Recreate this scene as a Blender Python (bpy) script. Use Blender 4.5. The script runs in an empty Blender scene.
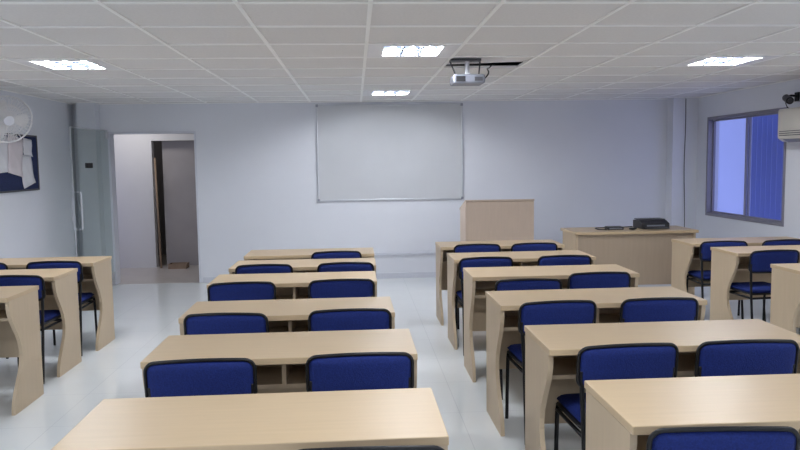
import bpy, bmesh, math, random
from mathutils import Vector, Matrix, Euler
random.seed(4)
SC=bpy.context.scene; COL=SC.collection
SC.view_settings.view_transform='Standard'
R=math.radians
CAMH=1.51; H=2.285; YB=9.3; XL=-3.5; XR=4.43; YR=-2.6

# ---------------------------------------------------------------- materials
def mat(name, col, rough=.5, metal=0, noise=None, bump=None, emit=None, estr=0, spec=.5, stretch=(1,1,1)):
    m=bpy.data.materials.new(name); m.use_nodes=True
    nt=m.node_tree; b=nt.nodes['Principled BSDF']
    b.inputs['Base Color'].default_value=(*col,1); b.inputs['Roughness'].default_value=rough
    b.inputs['Metallic'].default_value=metal; b.inputs['Specular IOR Level'].default_value=spec
    if emit: b.inputs['Emission Color'].default_value=(*emit,1); b.inputs['Emission Strength'].default_value=estr
    if noise or bump:
        g=nt.nodes.new('ShaderNodeNewGeometry') if noise and noise[2]=='world' else nt.nodes.new('ShaderNodeTexCoord')
        out=g.outputs['Position'] if noise and noise[2]=='world' else g.outputs['Object']
        mp=nt.nodes.new('ShaderNodeMapping'); mp.inputs['Scale'].default_value=stretch
        nt.links.new(out,mp.inputs['Vector'])
        n=nt.nodes.new('ShaderNodeTexNoise'); n.inputs['Scale'].default_value=(noise[0] if noise else bump[0]); n.inputs['Detail'].default_value=5
        nt.links.new(mp.outputs[0],n.inputs['Vector'])
        if noise:
            r=nt.nodes.new('ShaderNodeValToRGB')
            k=noise[1]
            r.color_ramp.elements[0].position=.3; r.color_ramp.elements[1].position=.7
            r.color_ramp.elements[0].color=(*[c*(1-k) for c in col],1)
            r.color_ramp.elements[1].color=(*[min(1,c*(1+k)) for c in col],1)
            nt.links.new(n.outputs['Fac'],r.inputs['Fac']); nt.links.new(r.outputs[0],b.inputs['Base Color'])
        if bump:
            bn=nt.nodes.new('ShaderNodeTexNoise'); bn.inputs['Scale'].default_value=bump[0]
            nt.links.new(mp.outputs[0],bn.inputs['Vector'])
            bp=nt.nodes.new('ShaderNodeBump'); bp.inputs['Strength'].default_value=bump[1]; bp.inputs['Distance'].default_value=.004
            nt.links.new(bn.outputs['Fac'],bp.inputs['Height']); nt.links.new(bp.outputs[0],b.inputs['Normal'])
    return m

M={}
M['wall']=mat('painted plaster',(.77,.79,.85),.7,noise=(1.2,.02,'world'),bump=(60,.12))
M['wallc']=mat('corridor plaster',(.64,.63,.62),.7,noise=(1.2,.03,'world'))
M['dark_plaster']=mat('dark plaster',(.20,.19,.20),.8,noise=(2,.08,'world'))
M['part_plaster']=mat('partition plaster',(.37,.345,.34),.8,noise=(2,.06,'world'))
M['ctile']=mat('mineral ceiling tile',(.76,.75,.745),.85,noise=(60,.03,'world'),bump=(120,.12))
M['tbar']=mat('white enamel grid',(.94,.94,.93),.5,noise=(5,.02,'world'))
M['plenum']=mat('plenum dark',(.06,.06,.065),.9,noise=(4,.2,'world'))
M['top']=mat('maple laminate',(.56,.42,.262),.36,noise=(3,.03,'object'),stretch=(1.2,22,10))
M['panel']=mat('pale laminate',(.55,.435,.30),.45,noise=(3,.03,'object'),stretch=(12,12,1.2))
M['tpanel']=mat('shaded laminate',(.42,.33,.245),.5,noise=(3,.03,'object'),stretch=(12,12,1.2))  # laminate colour darkened to paint in shade on the teacher table front
M['edge']=mat('lectern laminate',(.60,.48,.385),.5,noise=(3,.03,'object'),stretch=(12,12,1.5))
M['blue']=mat('blue fabric',(.008,.021,.145),.8,noise=(160,.25,'object'),bump=(220,.5),spec=.3)
M['black']=mat('black metal',(.008,.008,.010),.4,noise=(8,.1,'object'),spec=.35)
M['bplastic']=mat('black plastic',(.02,.02,.024),.45,noise=(8,.1,'object'))
M['alu']=mat('aluminium',(.62,.64,.68),.35,.6,noise=(8,.04,'object'))
M['wframe']=mat('blue grey aluminium',(.26,.25,.30),.45,.2,noise=(8,.05,'object'))
M['board']=mat('whiteboard enamel',(.62,.635,.665),.28,noise=(1.5,.04,'object'))
M['trunk']=mat('pvc trunking',(.66,.68,.75),.5,noise=(6,.03,'object'))
M['white']=mat('white plastic',(.78,.78,.80),.4,noise=(6,.02,'object'))
M['cream']=mat('off white plastic',(.61,.58,.52),.4,noise=(6,.03,'object'))
M['greyp']=mat('grey plastic',(.20,.21,.25),.45,noise=(6,.04,'object'))
M['louver']=mat('louver metal',(.022,.028,.042),.6,noise=(6,.04,'object'),spec=.1)
M['cap']=mat('grey cap plastic',(.32,.34,.40),.4,noise=(6,.04,'object'))
M['dkgrey']=mat('dark grey',(.07,.07,.08),.5,noise=(6,.08,'object'))
M['navy']=mat('navy felt',(.015,.025,.09),.9,noise=(80,.2,'object'))
M['paper']=mat('paper',(.80,.80,.84),.8,noise=(9,.04,'object'))
M['paperp']=mat('faintly pink paper',(.78,.72,.75),.8,noise=(9,.05,'object'))
M['stick']=mat('brown wood',(.27,.19,.13),.6,noise=(5,.2,'object'))
M['refl']=mat('lit reflector',(.012,.016,.026),.8,noise=(5,.01,'object'),emit=(.42,.58,1),estr=.6,spec=.05)  # near-black; its bluish emission stands in for tube light thrown back
M['tube']=mat('lit tube',(1,1,1),.4,noise=(5,.01,'object'),emit=(.92,.95,1),estr=225)
M['outl']=mat('outside pale wall',(.62,.68,.86),.8,noise=(1,.05,'world'))
M['outb']=mat('outside blue sheet',(.14,.19,.44),.6,noise=(1,.1,'world'))
M['cfloor']=mat('corridor floor',(.50,.46,.43),.3,noise=(3,.06,'world'))

# floor: pale glossy tiles with faint joints
m=mat('floor tile',(.6,.65,.7),.12,spec=.7); nt=m.node_tree; b=nt.nodes['Principled BSDF']
g=nt.nodes.new('ShaderNodeNewGeometry'); br=nt.nodes.new('ShaderNodeTexBrick')
br.offset=0; br.inputs['Scale'].default_value=1; br.inputs['Brick Width'].default_value=.6; br.inputs['Row Height'].default_value=.6
br.inputs['Mortar Size'].default_value=.0025; br.inputs['Mortar Smooth'].default_value=.2
br.inputs['Color1'].default_value=(.82,.85,.865,1); br.inputs['Color2'].default_value=(.805,.84,.855,1); br.inputs['Mortar'].default_value=(.69,.72,.75,1)
n=nt.nodes.new('ShaderNodeTexNoise'); n.inputs['Scale'].default_value=2.5; n.inputs['Detail'].default_value=6
mx=nt.nodes.new('ShaderNodeMixRGB'); mx.blend_type='MULTIPLY'; mx.inputs[0].default_value=.08
nt.links.new(g.outputs['Position'],br.inputs['Vector']); nt.links.new(g.outputs['Position'],n.inputs['Vector'])
nt.links.new(br.outputs['Color'],mx.inputs[1]); nt.links.new(n.outputs['Fac'],mx.inputs[2]); nt.links.new(mx.outputs[0],b.inputs['Base Color'])
M['floor']=m
def glassmat(name,tint,gl):
    m=bpy.data.materials.new(name); m.use_nodes=True; nt=m.node_tree; nt.nodes.clear()
    o=nt.nodes.new('ShaderNodeOutputMaterial'); t=nt.nodes.new('ShaderNodeBsdfTransparent'); s=nt.nodes.new('ShaderNodeBsdfGlossy')
    t.inputs[0].default_value=(*tint,1); s.inputs['Roughness'].default_value=.03; mi=nt.nodes.new('ShaderNodeMixShader'); mi.inputs[0].default_value=gl
    nt.links.new(t.outputs[0],mi.inputs[1]); nt.links.new(s.outputs[0],mi.inputs[2]); nt.links.new(mi.outputs[0],o.inputs[0]); return m
M['glassd']=glassmat('grey door glass',(.875,.90,.89),.05)
M['glassw']=glassmat('window glass',(.88,.90,1),.06)

# ---------------------------------------------------------------- mesh helpers
def bx(bm,x0,x1,y0,y1,z0,z1,mi=0):
    v=[bm.verts.new(p) for p in ((x0,y0,z0),(x1,y0,z0),(x1,y1,z0),(x0,y1,z0),(x0,y0,z1),(x1,y0,z1),(x1,y1,z1),(x0,y1,z1))]
    for f in ((0,3,2,1),(4,5,6,7),(0,1,5,4),(1,2,6,5),(2,3,7,6),(3,0,4,7)):
        fc=bm.faces.new([v[i] for i in f]); fc.material_index=mi
def prism(bm,poly,axis,a,b_):
    def P(p,t):
        if axis=='x': return (t,p[0],p[1])
        if axis=='y': return (p[0],t,p[1])
        return (p[0],p[1],t)
    A=[bm.verts.new(P(p,a)) for p in poly]; B=[bm.verts.new(P(p,b_)) for p in poly]
    n=len(poly); bm.faces.new(A); bm.faces.new(B[::-1])
    for i in range(n): bm.faces.new((A[i],B[i],B[(i+1)%n],A[(i+1)%n]))
def tube(bm,pts,r,seg=10,closed=False):
    P=[Vector(p) for p in pts]; n=len(P); rings=[]; up=None
    for i in range(n):
        if closed: t=(P[(i+1)%n]-P[i-1]).normalized()
        else: t=(P[min(i+1,n-1)]-P[max(i-1,0)]).normalized()
        if up is None:
            up=Vector((0,0,1)) if abs(t.z)<.9 else Vector((0,1,0))
        up=(up-t*up.dot(t)).normalized(); s=t.cross(up)
        rings.append([bm.verts.new(P[i]+(up*math.cos(2*math.pi*k/seg)+s*math.sin(2*math.pi*k/seg))*r) for k in range(seg)])
    for i in range(n if closed else n-1):
        A=rings[i]; B=rings[(i+1)%n]
        off=0
        if closed and i==n-1:
            off=min(range(seg),key=lambda o:(A[0].co-B[o].co).length)
        for k in range(seg): bm.faces.new((A[k],A[(k+1)%seg],B[(k+1+off)%seg],B[(k+off)%seg]))
    if not closed: bm.faces.new(rings[0][::-1]); bm.faces.new(rings[-1])
def smooth_path(pts,it=2):
    for _ in range(it):
        q=[pts[0]]
        for a,b2 in zip(pts,pts[1:]):
            a=Vector(a); b2=Vector(b2); q+= [a*.75+b2*.25, a*.25+b2*.75]
        q.append(pts[-1]); pts=q
    return [tuple(p) for p in pts]
def obj(name,bm,m,parent=None,smooth=False,bevel=0):
    bmesh.ops.recalc_face_normals(bm,faces=bm.faces)
    me=bpy.data.meshes.new(name); bm.to_mesh(me); bm.free()
    for mm in (m if isinstance(m,(list,tuple)) else [m]): me.materials.append(M[mm])
    if smooth:
        for p in me.polygons: p.use_smooth=True
    o=bpy.data.objects.new(name,me); COL.objects.link(o)
    if parent: o.parent=parent
    if bevel:
        md=o.modifiers.new('bevel','BEVEL'); md.width=bevel; md.segments=2; md.limit_method='ANGLE'
    return o
def tag(o,label=None,cat=None,group=None,kind=None):
    if label: o['label']=label
    if cat: o['category']=cat
    if group: o['group']=group
    if kind: o['kind']=kind
    return o
def thing(name,loc=(0,0,0),rz=0):
    o=bpy.data.objects.new(name,None); COL.objects.link(o); o.location=loc; o.rotation_euler=(0,0,rz); o.empty_display_size=.1; return o
def dup(root,loc,rz=0):
    r=root.copy(); COL.objects.link(r); r.location=loc; r.rotation_euler=(0,0,rz)
    for ch in list(root.children):
        c=ch.copy(); COL.objects.link(c); c.parent=r
        for g2 in list(ch.children):
            d=g2.copy(); COL.objects.link(d); d.parent=c
    return r
def B(): return bmesh.new()
def struct(name,bm,m,label,cat): 
    o=obj(name,bm,m); return tag(o,label,cat,kind='structure')

# ---------------------------------------------------------------- room shell
DH=1.93; DX0,DX1=-3.09,-2.00
bm=B(); bx(bm,XL-.15,XR+.15,YR-.15,YB+.02,-.1,0)
struct('floor',bm,'floor','pale grey-blue glossy tiled floor','floor')
bm=B(); bx(bm,-4.6,-1.2,YB+.02,12.6,-.1,0)
struct('floor_corridor',bm,'cfloor','greyish-brown corridor floor beyond the doorway','floor')
T=.15; WX0,WX1=7.185,8.856; WZ0,WZ1=.785,2.015
bm=B(); bx(bm,XL-T,DX0,YB,YB+T,0,2.6); bx(bm,DX0,DX1,YB,YB+T,DH,2.6); bx(bm,DX1,XR+T,YB,YB+T,0,2.6)
struct('wall_front',bm,'wall','pale blue-white wall behind the whiteboard','wall')
bm=B(); bx(bm,XL-T,XL,YR-T,YB,0,2.6); struct('wall_left',bm,'wall','pale left side wall carrying the fan and notice board','wall')
bm=B(); bx(bm,XR,XR+T,YR-T,WX0,0,2.6); bx(bm,XR,XR+T,WX1,YB,0,2.6); bx(bm,XR,XR+T,WX0,WX1,0,WZ0); bx(bm,XR,XR+T,WX0,WX1,WZ1,2.6)
struct('wall_right',bm,'wall','pale right side wall around the window','wall')
bm=B(); bx(bm,XL,XR,YR-T,YR,0,2.6); struct('wall_rear',bm,'wall','pale wall at the rear of the room','wall')
bm=B(); bx(bm,4.10,XR,9.12,YB,0,H); struct('wall_pillar',bm,'wall','shallow painted pillar in the right front corner','wall')
bm=B(); bx(bm,-3.40,-3.18,9.14,YB,0,H); struct('wall_column',bm,'wall','narrow painted column left of the doorway behind the glass door','wall')
# corridor past the door
bm=B(); bx(bm,-4.5,-2.97,10.8,10.92,0,2.6); bx(bm,-2.97,-1.3,10.8,10.92,1.87,2.6); bx(bm,-4.6,-4.5,YB+T,10.92,0,2.6); bx(bm,-1.3,-1.2,YB+T,12.5,0,2.6)
struct('wall_corridor',bm,'wallc','grey-white corridor wall beyond the doorway','wall')
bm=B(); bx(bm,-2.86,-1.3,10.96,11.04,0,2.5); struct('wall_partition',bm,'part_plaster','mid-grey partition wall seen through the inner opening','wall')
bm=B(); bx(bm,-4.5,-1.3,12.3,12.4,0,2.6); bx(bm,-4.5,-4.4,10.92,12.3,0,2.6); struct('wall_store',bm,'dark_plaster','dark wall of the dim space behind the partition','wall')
bm=B(); bx(bm,-4.6,-1.2,YB+T,12.5,2.45,2.55); struct('ceiling_corridor',bm,'wallc','plain corridor ceiling beyond the doorway','ceiling')
bm=B()
for x in (DX0,DX1-.025): bx(bm,x,x+.025,YB-.006,YB+T+.006,0,DH-.02)
bx(bm,DX0,DX1,YB-.006,YB+T+.006,DH-.02,DH+.005)
struct('trim_1',bm,'trunk','slim pale frame lining the doorway','door frame')
bm=B(); bx(bm,DX1+.025,4.10,YB-.012,YB,0,.07); struct('baseboard_front',bm,'trunk','pale skirting under the whiteboard wall','skirting')
bm=B(); bx(bm,.22,1.18,YB-.022,YB,.305,.335); struct('trim_2',bm,'trunk','thin pale cable trunking running low along the wall under the whiteboard','trunking')

# ceiling
GX,GY=.641,.608; CX,CY=.41,5.10
LC=[(0,0),(0,5),(-4,1),(4,1)]
bm=B(); hole=(1,1)
i0,i1=-7,7; j0,j1=-13,7
def q(x0,x1,y0,y1,z,mi=0):
    x0=max(x0,XL);x1=min(x1,XR);y0=max(y0,YR);y1=min(y1,YB)
    if x1-x0<.005 or y1-y0<.005: return
    f=bm.faces.new([bm.verts.new(p) for p in ((x0,y0,z),(x0,y1,z),(x1,y1,z),(x1,y0,z))]); f.material_index=mi
for i in range(i0,i1):
    for j in range(j0,j1+1):
        if (i,j) in LC: continue
        x0=CX+(i-.5)*GX; y0=CY+(j-.5)*GY
        if (i,j)==hole:
            bm.faces.new([bm.verts.new(p) for p in ((x0,y0,H),(x0,y0+GY*.86,H+.012),(x0+GX,y0+GY*.55,H+.006),(x0+GX,y0,H))]); continue
        q(x0,x0+GX,y0,y0+GY,H+random.uniform(-.001,.001),0)
for i in range(i0,i1+1):
    x=CX+(i-.5)*GX
    if XL<x<XR: bx(bm,x-.0115,x+.0115,YR,YB,H-.007,H+.01,1)
for j in range(j0,j1+2):
    y=CY+(j-.5)*GY
    if YR<y<YB: bx(bm,XL,XR,y-.0125,y+.0125,H-.0065,H+.01,1)
for (a,b1,c,d) in ((XL,XL+.02,YR,YB),(XR-.02,XR,YR,YB),(XL,XR,YB-.02,YB),(XL,XR,YR,YR+.02)): bx(bm,a,b1,c,d,H-.008,H+.01,1)
me=bpy.data.meshes.new('ceiling'); bm.to_mesh(me); bm.free(); me.materials.append(M['ctile']); me.materials.append(M['tbar'])
o=bpy.data.objects.new('ceiling',me); COL.objects.link(o); tag(o,'suspended ceiling of off-white tiles in a white metal grid','ceiling',kind='structure')
bm=B(); bx(bm,XL-T,XR+T,YR-T,YB+T,2.6,2.7); struct('ceiling_slab',bm,'plenum','dark slab above the suspended ceiling','ceiling')

# ---------------------------------------------------------------- ceiling lights
def light_fixture():
    t=thing('ceiling_light')
    bm=B(); a,b1=.308,.20; az,bz=.292,.215
    for (x0,x1,y0,y1) in ((-a,-b1,-az,az),(b1,a,-az,az),(-b1,b1,-az,-bz),(-b1,b1,bz,az)): bx(bm,x0,x1,y0,y1,-.008,.05)
    obj('frame',bm,'white',t,bevel=.003)
    bm=B(); bx(bm,-b1,b1,-bz,bz,.045,.055); obj('reflector',bm,'refl',t)
    for x in (-.13,0,.13):
        bm=B(); tube(bm,[(x,-.205,.016),(x,.205,.016)],.012,12); obj('lamp_tube',bm,'tube',t,smooth=True)
    for x in (-.065,.065):
        bm=B(); bx(bm,x-.005,x+.005,-bz,bz,-.006,.045); obj('louver',bm,'louver',t)
    for y in (-.11,0,.11):
        bm=B(); bx(bm,-b1,b1,y-.002,y+.002,-.006,.003); obj('louver',bm,'louver',t)
    return t
L0=light_fixture()
lab=['square recessed ceiling light nearest the projector, above the central aisle','recessed ceiling light just above the whiteboard','square recessed ceiling light at the left side of the ceiling','bright square recessed ceiling light at the right side near the window']
for k,c in enumerate(LC):
    loc=(CX+c[0]*GX,CY+c[1]*GY,H)
    o=L0 if k==0 else dup(L0,loc)
    o.location=loc; tag(o,lab[k],'ceiling light','recessed ceiling lights')
def area(loc,size,e,col=(.90,.94,1)):
    l=bpy.data.lights.new('unseen_area_light','AREA'); l.shape='SQUARE'; l.size=size; l.energy=e; l.color=col
    o=bpy.data.objects.new('unseen_area_light',l); COL.objects.link(o); o.location=loc; return o
for x in (CX-4*GX,CX,CX+4*GX):
    area((x,CY-5*GY,H-.015),.45,20); area((x,CY-10*GY,H-.015),.45,26)  # unseen area lights carrying the fixture spacing on outside the view
area((-3.2,10.1,2.4),.4,9.5,(1,.97,.94))  # added to brighten the corridor, no lamp seen there
area((-3.6,11.6,2.4),.3,1.5,(1,.93,.9))  # added weak light for the space behind the partition, no visible source

# ---------------------------------------------------------------- chair
def pad(W,Hh,t,r,nx=18,nz=10,bend=0,arch=0,vertical=True):
    bm=B()
    def P(u,v,s):
        x=u*W/2; z=v*Hh/2
        dx=abs(x)-(W/2-r); dz=abs(z)-(Hh/2-r)
        if dx>0 and dz>0:
            L=max(dx,dz); ln=math.hypot(dx,dz); k=L/ln
            x=math.copysign(W/2-r+dx*k,x); z=math.copysign(Hh/2-r+dz*k,z)
        mm=max(abs(u),abs(v)); th=s*t/2*math.sqrt(max(0,1-mm**5))
        z+=arch*(1-u*u)*(v+1)/2
        y=th+bend*x*x
        return (x,y,z) if vertical else (x,z,th)
    for s in (1,-1):
        g=[[bm.verts.new(P(2*i/nx-1,2*j/nz-1,s)) for j in range(nz+1)] for i in range(nx+1)]
        for i in range(nx):
            for j in range(nz): bm.faces.new((g[i][j],g[i+1][j],g[i+1][j+1],g[i][j+1]))
    bmesh.ops.remove_doubles(bm,verts=bm.verts,dist=1e-5)
    return bm
def rim_path(W,Hh,r,bend,arch,n=6):
    pts=[]
    def add(x,z):
        u=x/(W/2); v=z/(Hh/2); zz=z+arch*(1-u*u)*(v+1)/2; pts.append((x,bend*x*x,zz))
    for (cx,cz,a0) in ((W/2-r,Hh/2-r,0),(-W/2+r,Hh/2-r,90),(-W/2+r,-Hh/2+r,180),(W/2-r,-Hh/2+r,270)):
        for k in range(n+1):
            a=R(a0+90*k/n); add(cx+r*math.cos(a),cz+r*math.sin(a))
        if a0 in (0,180):
            zc=Hh/2 if a0==0 else -Hh/2; sg=1 if a0==0 else -1
            for k in range(1,8): add(sg*(W/2-r)*(1-2*k/8),zc)
    return pts
# origin on floor below backrest; faces +Y
def make_chair():
    t=thing('chair'); dz=-.025
    bm=pad(.365,.38,.05,.05,vertical=False); bm.transform(Matrix.Translation((0,.225,.455+dz))); obj('seat',bm,'blue',t,smooth=True)
    bm=pad(.372,.39,.02,.055,vertical=False); bm.transform(Matrix.Translation((0,.225,.430+dz))); obj('seat_base',bm,'bplastic',t,smooth=True)
    tilt=Matrix.Translation((0,.012,.695+dz))@Matrix.Rotation(R(7),4,'X')
    bm=pad(.410,.162,.034,.034,bend=.45,arch=.014); bm.transform(tilt); obj('backrest',bm,'blue',t,smooth=True)
    bm=B(); tube(bm,rim_path(.413,.166,.036,.45,.014),.0075,10,True); bm.transform(tilt); obj('backrest_rim',bm,'black',t,smooth=True)
    for s in (-1,1):
        bm=B(); tube(bm,smooth_path([(s*.170,.38,.43+dz),(s*.172,.395,.40+dz),(s*.176,.405,.0)],2),.010,10); obj('leg',bm,'black',t,smooth=True)
        bm=B(); tube(bm,smooth_path([(s*.178,.0,.0),(s*.176,.045,.36),(s*.177,.05,.45),(s*.185,.045,.56),(s*.193,.032,.66)],2),.010,10); obj('leg',bm,'black',t,smooth=True)
        bm=B(); tube(bm,[(s*.174,.046,.40+dz),(s*.174,.392,.40+dz)],.009,8); obj('side_rail',bm,'black',t,smooth=True)
    for y,z in ((.393,.395),(.046,.40)):
        bm=B(); tube(bm,[(-.174,y,z+dz),(.174,y,z+dz)],.009,8); obj('stretcher',bm,'black',t,smooth=True)
    return t
ch0=make_chair(); used=[False]
def chair(x,y,label,group,rz=None):
    rz=R(random.uniform(-4,4)) if rz is None else R(rz)
    if not used[0]: o=ch0; used[0]=True; o.location=(x,y,0); o.rotation_euler=(0,0,rz)
    else: o=dup(ch0,(x,y,0),rz)
    tag(o,label,'chair',group)

# ---------------------------------------------------------------- desk: origin near edge centre; extends +Y
DT=.73
def make_desk(W,D=.45):
    t=thing('school_desk')
    bm=B(); bx(bm,-W/2,W/2,0,D,DT-.028,DT); obj('tabletop',bm,'top',t,bevel=.003)
    prof=[(.70,.02),(.67,.020),(.63,.028),(.58,.050),(.53,.082),(.48,.115),(.43,.143),(.38,.158),(.33,.160),(.28,.148),(.23,.122),(.18,.088),(.13,.055),(.08,.030),(.04,.018),(0,.015)]
    poly=[(y,z) for z,y in prof]; poly[0]=(.02,DT-.028); poly+=[(D-.02,0),(D-.02,DT-.028)]
    for s in (-1,1):
        bm=B(); x=s*(W/2-.012); prism(bm,poly,'x',x-.011,x+.011); obj('side_panel',bm,'panel',t)
    bm=B(); bx(bm,-W/2+.023,W/2-.023,D-.04,D-.022,.26,DT-.028); obj('front_panel',bm,'panel',t)
    bm=B(); bx(bm,-W/2+.023,W/2-.023,.14,D-.04,.56,.578); obj('shelf',bm,'panel',t)
    bm=B(); bx(bm,-.009,.009,.12,D-.04,.578,DT-.028); obj('divider',bm,'panel',t)
    return t
ORD=['first','second','third','fourth','fifth','sixth']
blocks={
 'L':('left of central aisle',1.11,[(-.405,6.14),(-.41,5.43),(-.425,4.70),(-.362,3.69),(-.315,2.87),(-.303,1.975)],
      [[(1,-.17,6.04)],[(0,-.69,5.33),(1,-.085,5.34)],[(0,-.73,4.54),(1,-.10,4.56)],[(0,-.665,3.59),(1,-.04,3.61)],[(0,-.61,2.735),(1,.005,2.755)],[(1,.02,1.82)]],
      'desks left of the central aisle','chairs left of the central aisle'),
 'Rr':('right of central aisle',1.15,[(1.34,6.49),(1.345,5.63),(1.35,4.76),(1.345,3.79),(1.36,2.87),(1.37,2.00)],
      [[(0,1.08,6.34),(1,1.60,6.34)],[(0,1.0,5.46),(1,1.62,5.47)],[(0,1.075,4.40),(1,1.60,4.60)],[(0,1.06,3.68),(1,1.615,3.69)],[(0,1.09,2.77),(1,1.59,2.775)],[(0,1.01,1.865)]],
      'desks right of the central aisle','chairs right of the central aisle'),
 'FL':('beside left wall',1.12,[(-2.69,5.92),(-2.71,5.20),(-2.66,4.40)],
      [[(0,-2.96,5.78),(1,-2.39,5.78)],[(1,-2.38,5.06)],[(1,-2.50,4.27)]],
      'desks beside the left wall','chairs beside the left wall'),
 'FR':('beside window wall',1.16,[(3.63,6.33),(3.68,5.65),(3.60,4.60)],
      [[(0,3.275,6.18),(1,3.84,6.19)],[(0,3.34,5.50)],[]],
      'desks beside the window wall','chairs beside the window wall')}
for key,(bl,W,ds,cs,dg,cg) in blocks.items():
    d0=None
    for k,(x,y) in enumerate(ds):
        rz=R(random.uniform(-.5,.5))
        if d0 is None: d0=make_desk(W); o=d0; o.location=(x,y,0)
        else: o=dup(d0,(x,y,0),rz)
        tag(o,f'light wood double desk, {ORD[k]} from the whiteboard, {bl}','desk',dg)
        for (sd,cx,cy) in cs[k]:
            chair(cx,cy,f'blue padded chair at {"right" if sd else "left"} seat of {ORD[k]} desk from whiteboard, {bl}',cg)

# ---------------------------------------------------------------- whiteboard
t=thing('whiteboard',(.455,YB,1.02)); tag(t,'large framed whiteboard mounted on the front wall','whiteboard')
w,h=1.88,1.23
bm=B(); bx(bm,-w/2+.015,w/2-.015,-.016,-.002,.015,h-.015); obj('writing_surface',bm,'board',t)
bm=B()
for a in ((-w/2,w/2,0,.018),(-w/2,w/2,h-.018,h)): bx(bm,a[0],a[1],-.024,0,a[2],a[3])
for a in ((-w/2,-w/2+.018),(w/2-.018,w/2)): bx(bm,a[0],a[1],-.0242,0,.018,h-.018)
obj('frame',bm,'alu',t,bevel=.003)
for sx in (-1,1):
    for z in (.0,h-.03):
        bm=B(); x=sx*(w/2-.014); bx(bm,x-.016,x+.016,-.029,-.002,z-.002,z+.032); obj('corner_cap',bm,'cap',t,bevel=.005)

# ---------------------------------------------------------------- lectern
t=thing('lectern',(1.615,8.0,0)); tag(t,'tall plain light wood lectern standing right of the whiteboard','lectern')
bm=B(); bx(bm,-.365,.365,0,.02,.06,1.05); obj('front_panel',bm,'edge',t,bevel=.002)
for s in (-1,1):
    bm=B(); x=s*.377; prism(bm,[(0,0),(.42,0),(.42,.94),(0,1.05)],'x',x-.012,x+.012); obj('side_panel',bm,'edge',t)
bm=B(); prism(bm,[(-.008,1.056),(.44,.936),(.44,.958),(-.008,1.076)],'x',-.393,.393); obj('top',bm,'edge',t,bevel=.003)
bm=B(); bx(bm,-.365,.365,.02,.40,.60,.62); obj('shelf',bm,'edge',t)
bm=B(); bx(bm,-.365,.365,.04,.06,0,.08); obj('plinth',bm,'edge',t)

# ---------------------------------------------------------------- teacher desk
TY=7.42; TX=2.97; TZ=.745
t=thing('teacher_desk',(TX,TY,0)); tag(t,'wide light wood teacher table in front of the right corner pillar','table')
bm=B(); bx(bm,-.67,.67,0,.55,TZ-.03,TZ); obj('tabletop',bm,'top',t,bevel=.003)
for s in (-1,1):
    bm=B(); x=s*.64; bx(bm,x-.012,x+.012,.03,.52,0,TZ-.03); obj('side_panel',bm,'panel',t)
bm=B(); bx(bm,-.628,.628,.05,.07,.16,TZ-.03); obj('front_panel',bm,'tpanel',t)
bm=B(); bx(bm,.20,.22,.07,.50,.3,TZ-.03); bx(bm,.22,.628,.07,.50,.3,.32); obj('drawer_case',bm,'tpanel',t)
# printer
t=thing('printer',(3.255,TY+.20,TZ)); tag(t,'boxy black printer standing on the teacher table','printer')
bm=B(); prism(bm,[(0,.0),(.26,0),(.26,.085),(.09,.09),(.0,.06)],'x',-.155,.155); obj('body',bm,'bplastic',t,bevel=.006)
bm=B(); bx(bm,-.145,.145,.09,.25,.091,.102); obj('lid',bm,'dkgrey',t,bevel=.004)
bm=B(); bx(bm,-.12,.12,-.08,.0,.010,.018); obj('paper_tray',bm,'dkgrey',t)
bm=B(); bx(bm,-.10,.10,-.004,.004,.028,.045); obj('paper_slot',bm,'greyp',t)
t=thing('power_adapter',(2.80,TY+.22,TZ)); tag(t,'flat black box with a short lead on the left of the teacher table','adapter')
bm=B(); bx(bm,-.09,.09,-.05,.06,0,.035); obj('body',bm,'bplastic',t,bevel=.008)
bm=B(); bx(bm,-.07,.07,-.052,-.049,.010,.022); obj('front_strip',bm,'greyp',t)
bm=B(); tube(bm,smooth_path([(2.70,TY+.18,TZ+.006),(2.60,TY+.14,TZ+.010),(2.60,TY+.3,TZ+.015),(2.7,TY+.34,TZ+.01),(2.9,TY+.36,TZ+.01),(3.06,TY+.37,TZ+.015)],3),.006,8)
tag(obj('cable',bm,'black',smooth=True),'loose black cable curled on the teacher table left of the printer','cable')
bm=B(); tube(bm,smooth_path([(2.95,TY+.17,TZ+.009),(3.02,TY+.12,TZ+.025),(2.96,TY+.10,TZ+.009),(2.93,TY+.14,TZ+.015),(3.0,TY+.22,TZ+.01)],3),.009,8)
tag(obj('cable',bm,'black',smooth=True),'short coiled black lead between the flat box and the printer','cable')

# ---------------------------------------------------------------- projector
PX,PY,PZ=.865,5.52,2.125
t=thing('projector',(PX,PY,PZ)); tag(t,'ceiling projector hanging in front of the centre ceiling light','projector')
bm=B(); bx(bm,-.122,.122,-.11,.11,-.035,.033); obj('body',bm,'greyp',t,bevel=.015)
bm=B(); tube(bm,[(.06,.105,0),(.06,.14,0)],.028,20); obj('lens',bm,'bplastic',t,smooth=False)
bm=B(); bx(bm,-.10,-.03,-.113,-.109,-.022,.018); obj('vent',bm,'bplastic',t)
bm=B(); bx(bm,.04,.10,-.113,-.109,-.018,.012); obj('socket_panel',bm,'dkgrey',t)
bm=B(); bx(bm,-.09,.09,-.012,.012,.034,.044); bx(bm,-.012,.012,-.09,.09,.034,.044); tube(bm,[(0,0,.04),(0,0,.155)],.018,14); obj('mount_pole',bm,'alu',t)
bm=B(); bx(bm,-.13,.10,-.05,.05,.138,.155); obj('ceiling_plate',bm,'dkgrey',t)
for a,b1 in (((-.13,.0,.14),(-.09,0,.042)),((.10,.0,.14),(.09,0,.042))):
    bm=B(); tube(bm,[a,b1],.006,8); obj('brace',bm,'dkgrey',t)
bm=B(); tube(bm,smooth_path([(.115,-.07,-.005),(.16,-.07,.045),(.16,.06,.095),(.23,.30,.125),(.29,.38,.215)],3),.005,8)
obj('cable',bm,'black',t,smooth=True)

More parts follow.
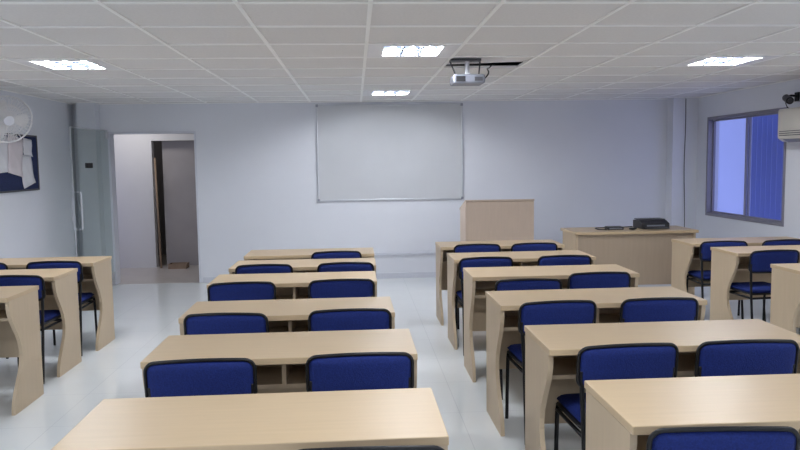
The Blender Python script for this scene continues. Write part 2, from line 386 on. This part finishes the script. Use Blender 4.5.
# ---------------------------------------------------------------- glass door
t=thing('door_1',(DX0,YB-.01,0),R(-96)); tag(t,'frameless tinted glass door standing open at the left doorway','door',kind='structure')
GH=1.95
bm=B(); bx(bm,.01,.93,-.006,.006,.02,GH); obj('glass_panel',bm,'glassd',t)
bm=B(); bx(bm,.926,.936,-.008,.008,.02,GH); bx(bm,.01,.926,-.008,.008,GH-.004,GH+.006); obj('edge_trim',bm,'alu',t)
for z in (.08,GH-.10):
    bm=B(); bx(bm,.0,.06,-.014,.014,z,z+.09); obj('hinge',bm,'alu',t,bevel=.003)
bm=B(); bx(bm,.0,.93,-.016,.016,.0,.07); obj('bottom_rail',bm,'alu',t,bevel=.003)
for s in (-1,1):
    bm=B(); tube(bm,smooth_path([(.86,s*.006,.79),(.86,s*.045,.79),(.86,s*.05,.83),(.86,s*.05,1.18),(.86,s*.045,1.22),(.86,s*.006,1.22)],2),.013,10)
    obj('handle',bm,'alu',t,smooth=True)
bm=B(); bx(bm,.45,.60,-.012,.012,1.49,1.55); obj('lock_patch',bm,'bplastic',t,bevel=.003)

# stick and box
bm=B(); tube(bm,[(-2.88,10.72,.0),(-2.925,10.785,1.62)],.015,10)
tag(obj('wooden_pole',bm,'stick',smooth=True),'thin brown wooden pole leaning in the dark gap beyond the doorway','pole')
t=thing('low_crate',(-2.62,10.70,0)); tag(t,'small brown crate on the corridor floor past the doorway','crate')
bm=B(); bx(bm,-.13,.13,-.10,.10,0,.015); 
obj('base',bm,'stick',t)
for a in ((-.13,.13,-.10,-.088),(-.13,.13,.088,.10),(-.13,-.118,-.088,.088),(.118,.13,-.088,.088)):
    bm=B(); bx(bm,a[0],a[1],a[2],a[3],.015,.07); obj('side',bm,'stick',t)

# ---------------------------------------------------------------- wall fan
t=thing('wall_fan',(XL,7.12,1.88)); tag(t,'white round wall fan mounted high on the left wall above the notice board','fan')
bm=B(); bx(bm,0,.02,-.05,.05,-.13,.09); obj('wall_plate',bm,'white',t,bevel=.006)
bm=B(); tube(bm,smooth_path([(.015,0,-.05),(.12,-.02,-.07),(.20,-.04,-.03),(.22,-.05,.06)],2),.018,12); obj('bracket_arm',bm,'white',t,smooth=True)
hd=B(); 
dirv=Vector((.62,-.74,-.26)).normalized(); rot=dirv.to_track_quat('Z','Y').to_matrix().to_4x4(); HC=Matrix.Translation((.25,-.09,.08))@rot@Matrix.Scale(1.15,4)
tube(hd,[(0,0,-.14),(0,0,-.12),(0,0,-.03)],.055,20); hd.transform(HC); obj('motor_housing',hd,'white',t,smooth=False,bevel=.008)
for k in range(3):
    bm=B()
    a0=2*math.pi*k/3; pts=[]
    for rr,da in ((.03,-.3),(.09,-.5),(.155,-.42),(.165,0),(.155,.35),(.09,.40),(.03,.3)):
        pts.append((rr*math.cos(a0+da),rr*math.sin(a0+da),.012*math.sin(da*3)))
    v=[bm.verts.new(p) for p in pts]; v2=[bm.verts.new((p[0],p[1],p[2]+.003)) for p in pts]
    bm.faces.new(v); bm.faces.new(v2[::-1])
    for i in range(len(v)): bm.faces.new((v[i],v2[i],v2[(i+1)%len(v)],v[(i+1)%len(v)]))
    bm.transform(HC); obj('blade',bm,'white',t)
bm=B(); tube(bm,[(0,0,-.02),(0,0,.02)],.035,18); bm.transform(HC); obj('hub',bm,'white',t)
bm=B(); N=28
for zz,rr in ((0,.19),(.045,.12),(-.035,.12)):
    tube(bm,[(rr*math.cos(2*math.pi*k/N),rr*math.sin(2*math.pi*k/N),zz) for k in range(N)],.0035 if rr<.15 else .007,6,True)
for k in range(40):
    a=2*math.pi*k/40; c,s=math.cos(a),math.sin(a)
    tube(bm,[(.03*c,.03*s,.055),(.12*c,.12*s,.045),(.175*c,.175*s,.02),(.19*c,.19*s,0)],.0024,5)
    tube(bm,[(.19*c,.19*s,0),(.175*c,.175*s,-.02),(.12*c,.12*s,-.035),(.05*c,.05*s,-.04)],.002,5)
bm.transform(HC); obj('guard',bm,'white',t,smooth=True)
bm=B(); tube(bm,[(0,0,.052),(0,0,.060)],.04,20); bm.transform(HC); obj('guard_badge',bm,'trunk',t)

# notice board with papers
NZ=1.27
t=thing('notice_board',(XL,7.68,NZ)); tag(t,'navy blue notice board on the left wall under the fan','notice board')
bm=B(); bx(bm,0,.018,-.49,.49,0,.57); obj('felt_panel',bm,'navy',t)
bm=B()
for a in ((-.5,.5,-.012,.006),(-.5,.5,.564,.582)): bx(bm,0,.024,a[0],a[1],a[2],a[3])
for a in ((-.502,-.484),(.484,.502)): bx(bm,0,.0242,a[0],a[1],.006,.564)
obj('frame',bm,'dkgrey',t)
def paper(y,z,w,h,rot,m,label,off=0):
    bm=B()
    g=[[bm.verts.new((off+.0045*math.sin(i*1.3+j*.8)**2+(.008 if j==0 else 0)+.001, -w/2+w*i/6, -h/2+h*j/6)) for j in range(7)] for i in range(7)]
    for i in range(6):
        for j in range(6): bm.faces.new((g[i][j],g[i+1][j],g[i+1][j+1],g[i][j+1]))
    bm.transform(Matrix.Rotation(R(rot),4,'X'))
    o=obj('paper_sheet',bm,m,smooth=True); o.location=(XL+.018,y,z); md=o.modifiers.new('thickness','SOLIDIFY'); md.thickness=.001
    tag(o,label,'paper','sheets on the notice board')
paper(7.38,NZ+.37,.28,.36,3,'paper','upper white sheet on the near half of the notice board')
paper(7.64,NZ+.36,.32,.40,-9,'paperp','largest tilted sheet in the middle of the notice board',.007)
paper(7.90,NZ+.21,.28,.34,12,'paper','lower white sheet near the door end of the notice board')
paper(7.93,NZ+.45,.20,.18,-5,'paper','small white slip at the upper door end of the notice board',.006)

# ---------------------------------------------------------------- window
t=thing('window_1',(XR,(WX0+WX1)/2,WZ0)); tag(t,'two-pane sliding window in the right wall with violet daylight','window',kind='structure')
hw=(WX1-WX0)/2; hh=WZ1-WZ0; f=.035
bm=B()
for a in ((-hw,hw,0,f),(-hw,hw,hh-f,hh)): bx(bm,-.010,.09,a[0],a[1],a[2],a[3])
for a in ((-hw,-hw+f),(hw-f,hw)): bx(bm,-.0105,.09,a[0],a[1],f,hh-f)
obj('frame',bm,'wframe',t,bevel=.003)
mid=-.03
for (y0,y1,x) in ((-hw+f,mid+.018,.02),(mid-.018,hw-f,.05)):
    bm=B(); s=.022
    bx(bm,x,x+.022,y0,y0+s,f,hh-f); bx(bm,x,x+.022,y1-s,y1,f,hh-f); bx(bm,x,x+.022,y0+s,y1-s,f,f+s); bx(bm,x,x+.022,y0+s,y1-s,hh-f-s,hh-f)
    o=obj('sash',bm,'wframe',t)
    bm=B(); bx(bm,x+.009,x+.013,y0+s,y1-s,f+s,hh-f-s); obj('pane',bm,'glassw',o)
# outside
bm=B(); pts=[]; y=8.0; k=0
while y<11.0:
    pts.append((6.2+(.04 if k%4<2 else -.04),y)); y+=.055 if k%2 else .012; k+=1
poly=pts+[(6.35,11.0),(6.35,8.0)]
prism(bm,poly,'z',-1.0,4.5); struct('wall_outside_sheet',bm,'outb','ribbed blue sheet wall seen outside the window','wall')
bm=B(); bx(bm,6.15,6.4,11.0,16,-1,4.5); struct('wall_outside_plain',bm,'outl','plain pale blue wall seen outside the window','wall')

# ---------------------------------------------------------------- AC
t=thing('air_conditioner',(XR,6.50,1.66)); tag(t,'off-white split air conditioner on the right wall beside the window','air conditioner')
bm=B(); prism(bm,[(0,0.0),(-.16,0),(-.205,.03),(-.21,.05),(-.21,.305),(-.20,.32),(0,.32)],'y',-.45,.50)
obj('body',bm,'cream',t,bevel=.005)
bm=B(); bx(bm,-.218,-.21,-.43,.48,.12,.30); obj('front_cover',bm,'cream',t,bevel=.003)
for k in range(3):
    bm=B(); bx(bm,-.214,-.208,-.42,.47,.055+.02*k,.062+.02*k); obj('vent_slat',bm,'dkgrey',t)
bm=B(); prism(bm,[(-.14,-.004),(-.195,.022),(-.20,.018),(-.145,-.010)],'y',-.38,.42); obj('louver_flap',bm,'greyp',t)
t=thing('security_camera',(XR,7.02,2.09)); tag(t,'small black camera on a bracket high on the right wall above the window','camera')
bm=B(); bx(bm,-.015,0,-.035,.035,-.03,.06); obj('wall_plate',bm,'black',t,bevel=.003)
bm=B(); tube(bm,smooth_path([(-.01,0,.02),(-.08,0,.03),(-.11,0,.0)],2),.012,8); obj('bracket',bm,'black',t,smooth=True)
bm=B(); tube(bm,[(-.085,.06,.01),(-.13,-.08,-.03)],.036,16); obj('body',bm,'bplastic',t)
bm=B(); tube(bm,[(-.13,-.08,-.03),(-.134,-.092,-.034)],.022,16); obj('lens',bm,'dkgrey',t)
bm=B(); tube(bm,smooth_path([(-.1,.05,0),(-.06,.09,-.08),(-.02,.06,-.11)],2),.004,6); obj('lead',bm,'black',t,smooth=True)
bm=B(); tube(bm,smooth_path([(4.26,9.113,2.27),(4.265,9.113,1.9),(4.25,9.113,1.4),(4.27,9.11,.9),(4.25,9.06,.55)],2),.005,6)
tag(obj('hanging_cord',bm,'dkgrey',smooth=True),'thin dark cord hanging down the corner pillar left of the window','cord')

# ---------------------------------------------------------------- world, camera
w=bpy.data.worlds.new('world'); SC.world=w; w.use_nodes=True
bg=w.node_tree.nodes['Background']; bg.inputs[0].default_value=(.54,.60,1,1); bg.inputs[1].default_value=1.1
cd=bpy.data.cameras.new('camera'); cd.lens=32.4; cd.sensor_width=36; cd.clip_start=.05
c=bpy.data.objects.new('camera',cd); COL.objects.link(c)
mm=Euler((R(85),0,R(-3.49))).to_matrix().to_4x4()@Matrix.Rotation(R(-.8),4,'Z')
c.rotation_euler=mm.to_euler(); c.location=(0,0,CAMH); SC.camera=c
